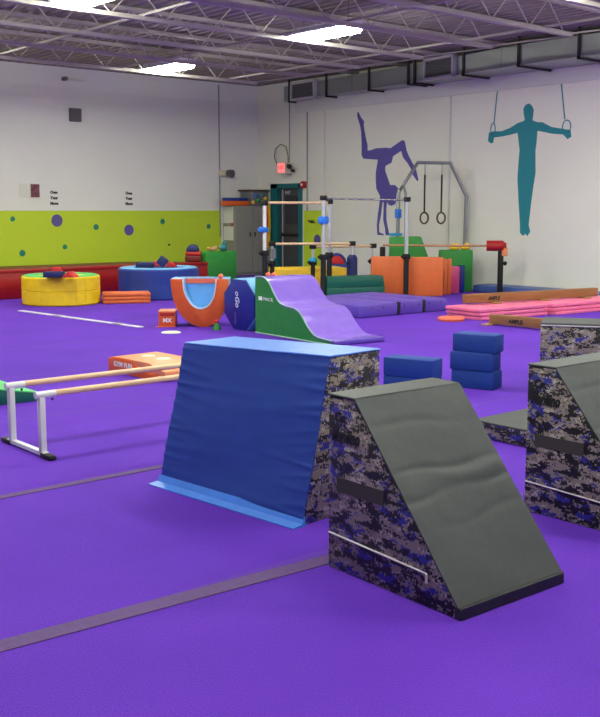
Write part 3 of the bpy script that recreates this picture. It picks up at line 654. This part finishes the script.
def slogan(x, label):
    t = thing('wall_lettering', label, 'lettering', (x, 20.5, 1.85), 0, 'three line wall lettering')
    for k, s_ in enumerate(('Own', 'Your', 'Move')): text('word', s_, .085, (0, -.002, .13 - .12 * k), (1, 0, 0), (0, 0, 1), M['ink'], t, bold=.006)
slogan(10.39, 'three short black words above the first purple dot'); slogan(12.27, 'three short black words above the second purple dot')
obj('small_mark', MB().box(-.03, .03, -.006, 0, -.02, .02), M['ink'], loc=(13.34, 20.5, .78), label='tiny black mark low on lime band above the blue pit', cat='mark')
t = thing('wall_marks', 'two small black words on lime patch right of the door', 'lettering', (16.05, 18.43, 1.32))
text('word', 'PULL', .08, (-.002, 0, 0), (0, -1, 0), (0, 0, 1), M['ink'], t, bold=.008, sx=1.4)

# murals: flat paint on the right wall, outlines in wall coordinates (y, z)
def mural(name, pts, m, t, th=.004):
    b_ = MB(); A = [b_.bm.verts.new((-th, y, z)) for y, z in pts]; f = b_.bm.faces.new(A)
    r_ = bmesh.ops.extrude_face_region(b_.bm, geom=[f]); bmesh.ops.translate(b_.bm, verts=[q for q in r_['geom'] if isinstance(q, bmesh.types.BMVert)], vec=(th, 0, 0))
    bmesh.ops.triangulate(b_.bm, faces=[f for f in b_.bm.faces if len(f.verts) > 4])
    return obj(name, b_, m, t)
t = thing('gymnast_mural', 'purple painted silhouette of a gymnast in a bent leg handstand', 'mural', (16.05, 0, 0))
G = [(16.87, 3.77), (16.83, 3.77), (16.75, 3.65), (16.65, 3.56), (16.66, 3.47), (16.59, 3.2), (16.53, 3.03), (16.53, 2.91), (16.4, 2.92), (16.26, 2.95), (15.95, 2.95), (15.82, 2.93), (15.46, 3.09), (15.39, 3.06), (15.33, 2.86), (15.26, 2.74), (15.12, 2.55), (15.04, 2.44), (14.97, 2.23), (15.01, 2.21), (15.13, 2.34), (15.2, 2.48), (15.29, 2.59), (15.43, 2.72), (15.49, 2.86), (15.73, 2.76), (15.78, 2.62), (15.96, 2.56), (15.97, 2.46), (15.81, 2.14), (15.67, 2.14), (15.56, 2.07), (15.61, 1.96), (15.64, 1.73), (15.75, 1.69), (15.84, 1.71), (15.9, 1.77), (15.92, 1.63), (15.91, 1.38), (15.86, 1.2), (15.83, 1.1), (15.72, 1.07), (15.72, 1.05), (15.93, 1.05), (15.95, 1.2), (16.01, 1.38), (16.0, 1.77), (16.04, 1.77), (16.08, 1.5), (16.14, 1.27), (16.13, 1.11), (15.99, 1.07), (15.99, 1.045), (16.19, 1.05), (16.21, 1.27), (16.18, 1.5), (16.13, 1.76), (16.12, 1.91), (16.24, 2.07), (16.26, 2.27), (16.26, 2.43), (16.21, 2.65), (16.2, 2.7), (16.42, 2.72), (16.66, 2.74), (16.72, 2.82), (16.72, 3.08), (16.74, 3.33), (16.77, 3.46), (16.87, 3.68)]
mural('silhouette', G, M['mur_p'], t)
t = thing('ring_athlete_mural', 'teal painted silhouette of an athlete holding a cross on rings', 'mural', (16.05, 0, 0))
T = [(12.24, 3.3), (12.27, 3.41), (12.28, 3.52), (12.23, 3.58), (12.15, 3.6), (12.08, 3.55), (12.04, 3.47), (12.05, 3.36), (12.06, 3.28), (11.95, 3.24), (11.83, 3.23), (11.62, 3.13), (11.36, 3.08), (11.2, 3.05), (11.18, 2.93), (11.26, 2.89), (11.36, 2.98), (11.62, 3.01), (11.79, 3.05), (11.94, 3.08), (11.95, 2.88), (11.97, 2.72), (11.96, 2.49), (11.95, 2.3), (11.99, 2.05), (12.03, 1.74), (12.07, 1.31), (12.03, 1.19), (12.09, 1.1), (12.15, 1.15), (12.19, 1.1), (12.27, 1.16), (12.28, 1.35), (12.33, 1.79), (12.37, 2.2), (12.36, 2.46), (12.34, 2.74), (12.37, 2.9), (12.4, 3.07), (12.58, 3.04), (12.78, 3.02), (12.97, 3.01), (12.99, 2.91), (13.05, 2.9), (13.12, 2.95), (13.1, 3.11), (12.99, 3.13), (12.79, 3.12), (12.59, 3.17), (12.41, 3.25), (12.27, 3.28)]
mural('silhouette', T, M['mur_t'], t)
for a, z0, c_ in ((12.98, 3.28, 12.92), (11.335, 3.25, 11.44)):
    mural('painted_strap', [(a + .013, z0), (a - .013, z0), (c_ - .013, 3.895), (c_ + .013, 3.895)], M['mur_t'], t)
    cy, cz = (13.0, 3.17) if a > 12 else (11.29, 3.12)
    obj('painted_ring', MB().tube([(-.003, cy + (.055 if a > 12 else .09) * math.cos(k * PI / 10), cz + .115 * math.sin(k * PI / 10)) for k in range(20)], .011, 6, True), M['mur_t'], t)

# ------------------------------------------------------------------ bars and rails
def upright(t, x, y, z0, z1, lower, m_hi='lmetal', r=.035):
    u = obj('upright', MB().cyl((x, y, lower), (x, y, z1), r, 14), M[m_hi], t)
    obj('lower_sleeve', MB().cyl((x, y, 0.03), (x, y, lower + .04), r + .014, 14), M['black'], u)
    obj('clamp', MB().box(x - .055, x + .055, y - .055, y + .055, lower - .02, lower + .08, .01).cyl((x - .12, y, lower + .03), (x - .05, y, lower + .03), .025, 10), M['black'], u)
    obj('base_plate', MB().box(x - .13, x + .13, y - .13, y + .13, 0, .035, .01), M['dark'], u)
    return u
def cap(t, x, y, z): obj('bar_clamp', MB().box(x - .05, x + .05, y - .05, y + .05, z - .04, z + .045, .012), M['black'], t)
# high bar
A = D(323.5, 18.1); B = D(407, 18.75)
t = thing('high_bar', 'low horizontal bar with grey steel rail on two sleeved posts', 'gymnastics bar', (0, 0, 0))
upright(t, A[0], A[1], 0, 1.8, .74); upright(t, B[0], B[1], 0, 1.78, .72); cap(t, A[0], A[1], 1.81); cap(t, B[0], B[1], 1.79)
obj('rail', MB().cyl((A[0], A[1], 1.8), (B[0], B[1], 1.78), .016, 12), M['chrome'], t)
obj('blue_cover', MB().box(-.1, .1, -.06, .06, -.07, .07, .04).move(A[0], A[1], 1.42), M['bluep'], t)
# wooden uneven rail
A = D(264.5, 18.3); B = D(329.5, 18.9)
t = thing('training_bar', 'training bar with blond wooden rail on white post by the door', 'gymnastics bar', (0, 0, 0))
upright(t, A[0], A[1], 0, 1.72, .8, 'white'); upright(t, B[0], B[1], 0, 1.76, .74)
cap(t, B[0], B[1], 1.75); cap(t, A[0], A[1], 1.72)
obj('rail', MB().cyl((A[0], A[1], 1.73), (B[0] - .02, B[1], 1.73), .024, 14), M['rail'], t)
obj('blue_cover', MB().box(-.1, .1, -.06, .06, -.05, .05, .04).move(A[0] - .03, A[1], 1.25), M['bluep'], t)
# parallel bars
t = thing('parallel_bars', 'tall parallel bars with two blond wooden rails and padded post', 'parallel bars', (0, 0, 0))
for (pa, da, pb, db, z) in ((272, 18.6, 352.5, 18.8, .985), (313, 19.0, 373.5, 19.42, .92)):
    A = D(pa, da); B = D(pb, db)
    obj('rail', MB().cyl((A[0], A[1], z), (B[0], B[1], z), .024, 14), M['rail'], t)
    for q in (A, B): upright(t, q[0], q[1], 0, z - .02, .6, r=.028); cap(t, q[0], q[1], z)
B = D(352.5, 18.8)
obj('post_pad', MB().cyl((B[0], B[1], .4), (B[0], B[1], .72), .1, 20).cyl((B[0], B[1], .72), (B[0], B[1], .78), .1, 20, .06), M['navy'], t)
A = D(313, 19.0); obj('blue_cover', MB().sphere((A[0], A[1], .67), .08, (1, 1, .7)), M['sky2'], t)
A = D(272, 18.6); obj('post_wrap', MB().cyl((A[0] + .02, A[1], .72), (A[0] + .02, A[1], .9), .06, 14), M['metal'], t)
# rings frame
t = thing('rings_frame', 'angular grey steel frame with two hanging gymnastic rings', 'rings frame', (0, 0, 0))
def F(px, z, d=20.6): q = D(px, d); return (q[0], q[1], z)
fr = [F(397.5, .02), F(398.4, 1.95), F(417, 2.54), F(449.5, 2.53), F(466, 1.87), F(465, .02)]
obj('frame_tube', MB().tube(fr, .038, 10), M['metal'], t)
obj('brace', MB().tube([F(399.5, 2.0), F(403, 2.08, 20.4), F(405.5, 1.92, 20.3), F(405.8, 1.4, 20.2), F(405.8, .03, 20.2)], .028, 8), M['metal'], t)
for px in (424.3, 441.2):
    st = obj('strap', MB().box(-.02, .02, -.005, .005, 1.53, 2.3).move(*F(px, 0)), M['ink'], t)
    obj('chain', MB().cyl(F(px, 2.3), F(px, 2.51), .01, 6), M['metal'], st)
    c = F(px, 1.5); ux = (math.cos(R(40.4)), -math.sin(R(40.4)))
    obj('ring', MB().tube([(c[0] + ux[0] * .08 * math.cos(k * PI / 12), c[1] + ux[1] * .08 * math.cos(k * PI / 12), 1.44 + .11 * math.sin(k * PI / 12)) for k in range(24)], .019, 8, True), M['brown'], t)
obj('label_plate', MB().box(-.05, .05, -.05, .05, 1.44, 1.62, .01).move(*F(398.2, 0)), M['bluep'], t)
obj('foot_cover', MB().box(-.14, .14, -.07, .07, 1.08, 1.14, .02).move(*F(396, 0)), M['sky2'], t)
# bar with red pad
A = D(383, 19.5); B = D(502, 19.2)
t = thing('padded_bar', 'horizontal bar ending in a round red pad on a black post', 'gymnastics bar', (0, 0, 0))
obj('rail', MB().cyl((A[0], A[1], .93), (B[0], B[1], .93), .02, 12), M['ring'], t)
e = Vector((B[0] - A[0], B[1] - A[1], 0)).normalized(); P0 = Vector((B[0], B[1], .93)) - e * .27; P1 = Vector((B[0], B[1], .93)) + e * .04
obj('red_pad', MB().cyl(P0, P1, .1, 20).cyl(P1, P1 + e * .06, .09, 20, .05), M['redpad'], t)
for q in (A, B): obj('upright', MB().box(q[0] - .04, q[0] + .04, q[1] - .04, q[1] + .04, 0, .9, .008), M['black'], t)
obj('orange_block', MB().box(-.06, .06, -.05, .05, .74, .9, .01).move(B[0] + .04, B[1] - .04, 0), M['peach'], t)
obj('knob', MB().sphere((B[0] + .065, B[1] - .055, .6), .04), M['black'], t)

# ------------------------------------------------------------------ mats at the far side
t = thing('purple_folding_mat', 'thick purple landing mat of joined sections in front of orange panels', 'mat', (10.67, 10.82, 0))
for k, (a, c_) in enumerate(((-.3, .53), (.55, 1.1), (1.12, 1.66))): obj('mat_section', MB().box(a, c_, 0, 1.7, 0, .2, .035), M['purple2'], t)
for a in (.54, 1.11): obj('joining_strap', MB().box(a - .03, a + .03, -.008, .03, .01, .2, .004, 1), M['ink'], t)
a_ = MB()
for x in (-.05, .2, .66, .98, 1.22, 1.5): a_.cyl((x, .004, .14), (x, -.004, .14), .012, 10)
obj('vent_eyelet', a_, M['ink'], t)
t = thing('dark_green_mat', 'dark green foam beam standing on edge behind the purple slide', 'mat', (0, 0, 0))
A = D(327.5, 18.07); B = D(386, 18.55); ang = math.atan2(B[1] - A[1], B[0] - A[0]); L_ = math.hypot(B[1] - A[1], B[0] - A[0])
t.location = (A[0], A[1], 0); t.rotation_euler = (0, 0, ang)
obj('lower_half', MB().box(0, L_, 0, .3, 0, .215, .012), M['dgreen'], t); obj('upper_half', MB().prism([(0, 0), (L_, 0), (L_ - .04, .2), (0, .2)], 'Y', 0, .3, .012).move(0, 0, .213), M['dgreen'], t)
A = D(279, 19.2); B = D(349, 19.6); ang = math.atan2(B[1] - A[1], B[0] - A[0]); L_ = math.hypot(B[1] - A[1], B[0] - A[0])
obj('yellow_mat', MB().box(0, L_, 0, .8, 0, .49, .03), M['yellow2'], loc=(A[0], A[1], 0), rz=ang, label='golden yellow thick mat behind the bars posts', cat='mat')
def stand(name, px0, px1, d0, d1, z0, z1, th, m, label, cat, group=None, shape=None):
    A = D(px0, d0); B = D(px1, d1); ang = math.atan2(B[1] - A[1], B[0] - A[0]); L_ = math.hypot(B[1] - A[1], B[0] - A[0])
    b_ = MB().box(0, L_, 0, th, 0, z1 - z0, .02) if shape is None else MB().prism([(a * L_, c_ * (z1 - z0)) for a, c_ in shape], 'Y', 0, th, .02)
    return obj(name, b_, M[m], loc=(A[0], A[1], z0), rz=ang, label=label, cat=cat, group=group)
t = thing('orange_panel_mat', 'orange folding panel mat standing upright behind the purple landing mat', 'panel mat', (0, 0, 0))
for px0, px1, d0, d1, z1 in ((371.5, 408, 19.0, 18.95, .72), (408.5, 444.5, 18.95, 18.9, .71), (444.7, 448.8, 19.2, 19.2, .66), (449, 453, 19.3, 19.3, .66)):
    o = stand('panel', px0, px1, d0, d1, 0, z1 + .02, .09, 'orange2', None, None); o.parent = t
stand('pink_mat', 450, 461, 19.6, 19.6, 0, .52, .1, 'pinkd', 'deep pink mat standing upright at the end of orange panels', 'panel mat')
stand('dark_blue_mat', 460, 466.5, 19.75, 19.75, 0, .53, .1, 'navy2', 'dark blue mat standing upright between pink mat and green box', 'panel mat')
stand('green_block', 441, 474, 19.95, 19.95, 0, .82, .25, 'green2', 'upright green foam block under the rings, topped by yellow toys', 'foam block')
q = D(458, 20.0)
for k, (dx, s_) in enumerate(((-.01, 'left'), (.16, 'right'))):
    obj('yellow_toy', MB().sphere((0, 0, .045), .085, (1.2, 1, .6)).sphere((.02, 0, .1), .045), M['yellow2'], loc=(q[0] + dx, q[1] - dx * .8 + .05, .822), rz=R(-40), label='small yellow toy on the green block, the %s one' % s_, cat='toy', group='yellow toys on the green block')
stand('green_trapezoid', 390, 430, 19.75, 19.75, 0, 1.09, .3, 'green2', 'green foam trapezoid block rising behind the orange panels', 'foam block', None, [(0, 0), (1.05, 0), (1.0, .6), (.79, 1), (0.02, .99)])
t = thing('crawl_drum', 'blue and red round foam piece against the right wall', 'foam shape', (*D(337, 21.0), 0), R(-40))
obj('blue_base', MB().box(-.2, .22, -.1, .1, 0, .52, .03), M['blue'], t); obj('red_dome', MB().prism([(.15 * math.cos(k * PI / 10), .5 + .17 * math.sin(k * PI / 10)) for k in range(11)], 'Y', -.12, .08, .01), M['redf'], t)
obj('blue_arch', MB().tube([(.17 * math.cos(k * PI / 10), -.0, .5 + .19 * math.sin(k * PI / 10)) for k in range(11)], .035, 8), M['blue'], t)
# pink mats
t = thing('pink_folded_mat', 'long pink folded mat of three layers under the long wooden beam', 'mat', (11.5, 9.44, 0), math.atan2(-.13, 1.5), 'pink folded mats')
for k in range(3): obj('mat_layer', MB().box(-.02 * k, 1.45, 0, .72, k * .06, k * .06 + .052, .014), M['pink'], t)
t = thing('pink_folded_mat', 'pink folded mat of three layers at the right edge', 'mat', (12.99, 9.2, 0), math.atan2(-.1, 1.5), 'pink folded mats')
for k in range(3): obj('mat_layer', MB().box(0, 1.9, .02 * k, .85, k * .06, k * .06 + .052, .014), M['pink'], t)
obj('orange_disc', MB().lathe([(.19, 0), (.2, .03), (.19, .055), (.1, .06)], 36), M['coral'], loc=(11.2, 9.75, 0), label='flat round coral disc on carpet left of the pink mats', cat='disc')
def beam(label, A, B, z, h, w_, txt, tx, feet, group='low wooden beams'):
    ang = math.atan2(B[1] - A[1], B[0] - A[0]); L_ = math.hypot(B[1] - A[1], B[0] - A[0])
    t = thing('balance_beam', label, 'balance beam', (A[0], A[1], z), ang, group)
    obj('beam_body', MB().box(0, L_, 0, w_, .02, h, .006), M['beam'], t)
    text('lettering', txt, h * .5, (tx, -.002, h * .5), (1, 0, 0), (0, 0, 1), M['ink'], t, bold=.004)
    for x in feet: obj('foot', MB().box(x, x + .12, -.1, w_ + .1, 0, .02, .004, 1), M['tan'], t)
    return t
beam('long brown wooden balance beam resting on the pink mats', (11.84, 10.02), (14.55, 9.5), .174, .155, .1, 'AMPLE', .55, (.5, 1.5, 2.4))
beam('short brown wooden balance beam on carpet behind the camouflage block', (11.17, 9.03), (11.27, 6.8), 0, .155, .1, 'AMPLE', .45, (-.06, 1.9))
obj('landing_mat', MB().box(15.48, 16.0, 6.5, 12.95, 0, .15, .04), M['bluemat'], label='large faded blue landing mat against the right wall', cat='mat')
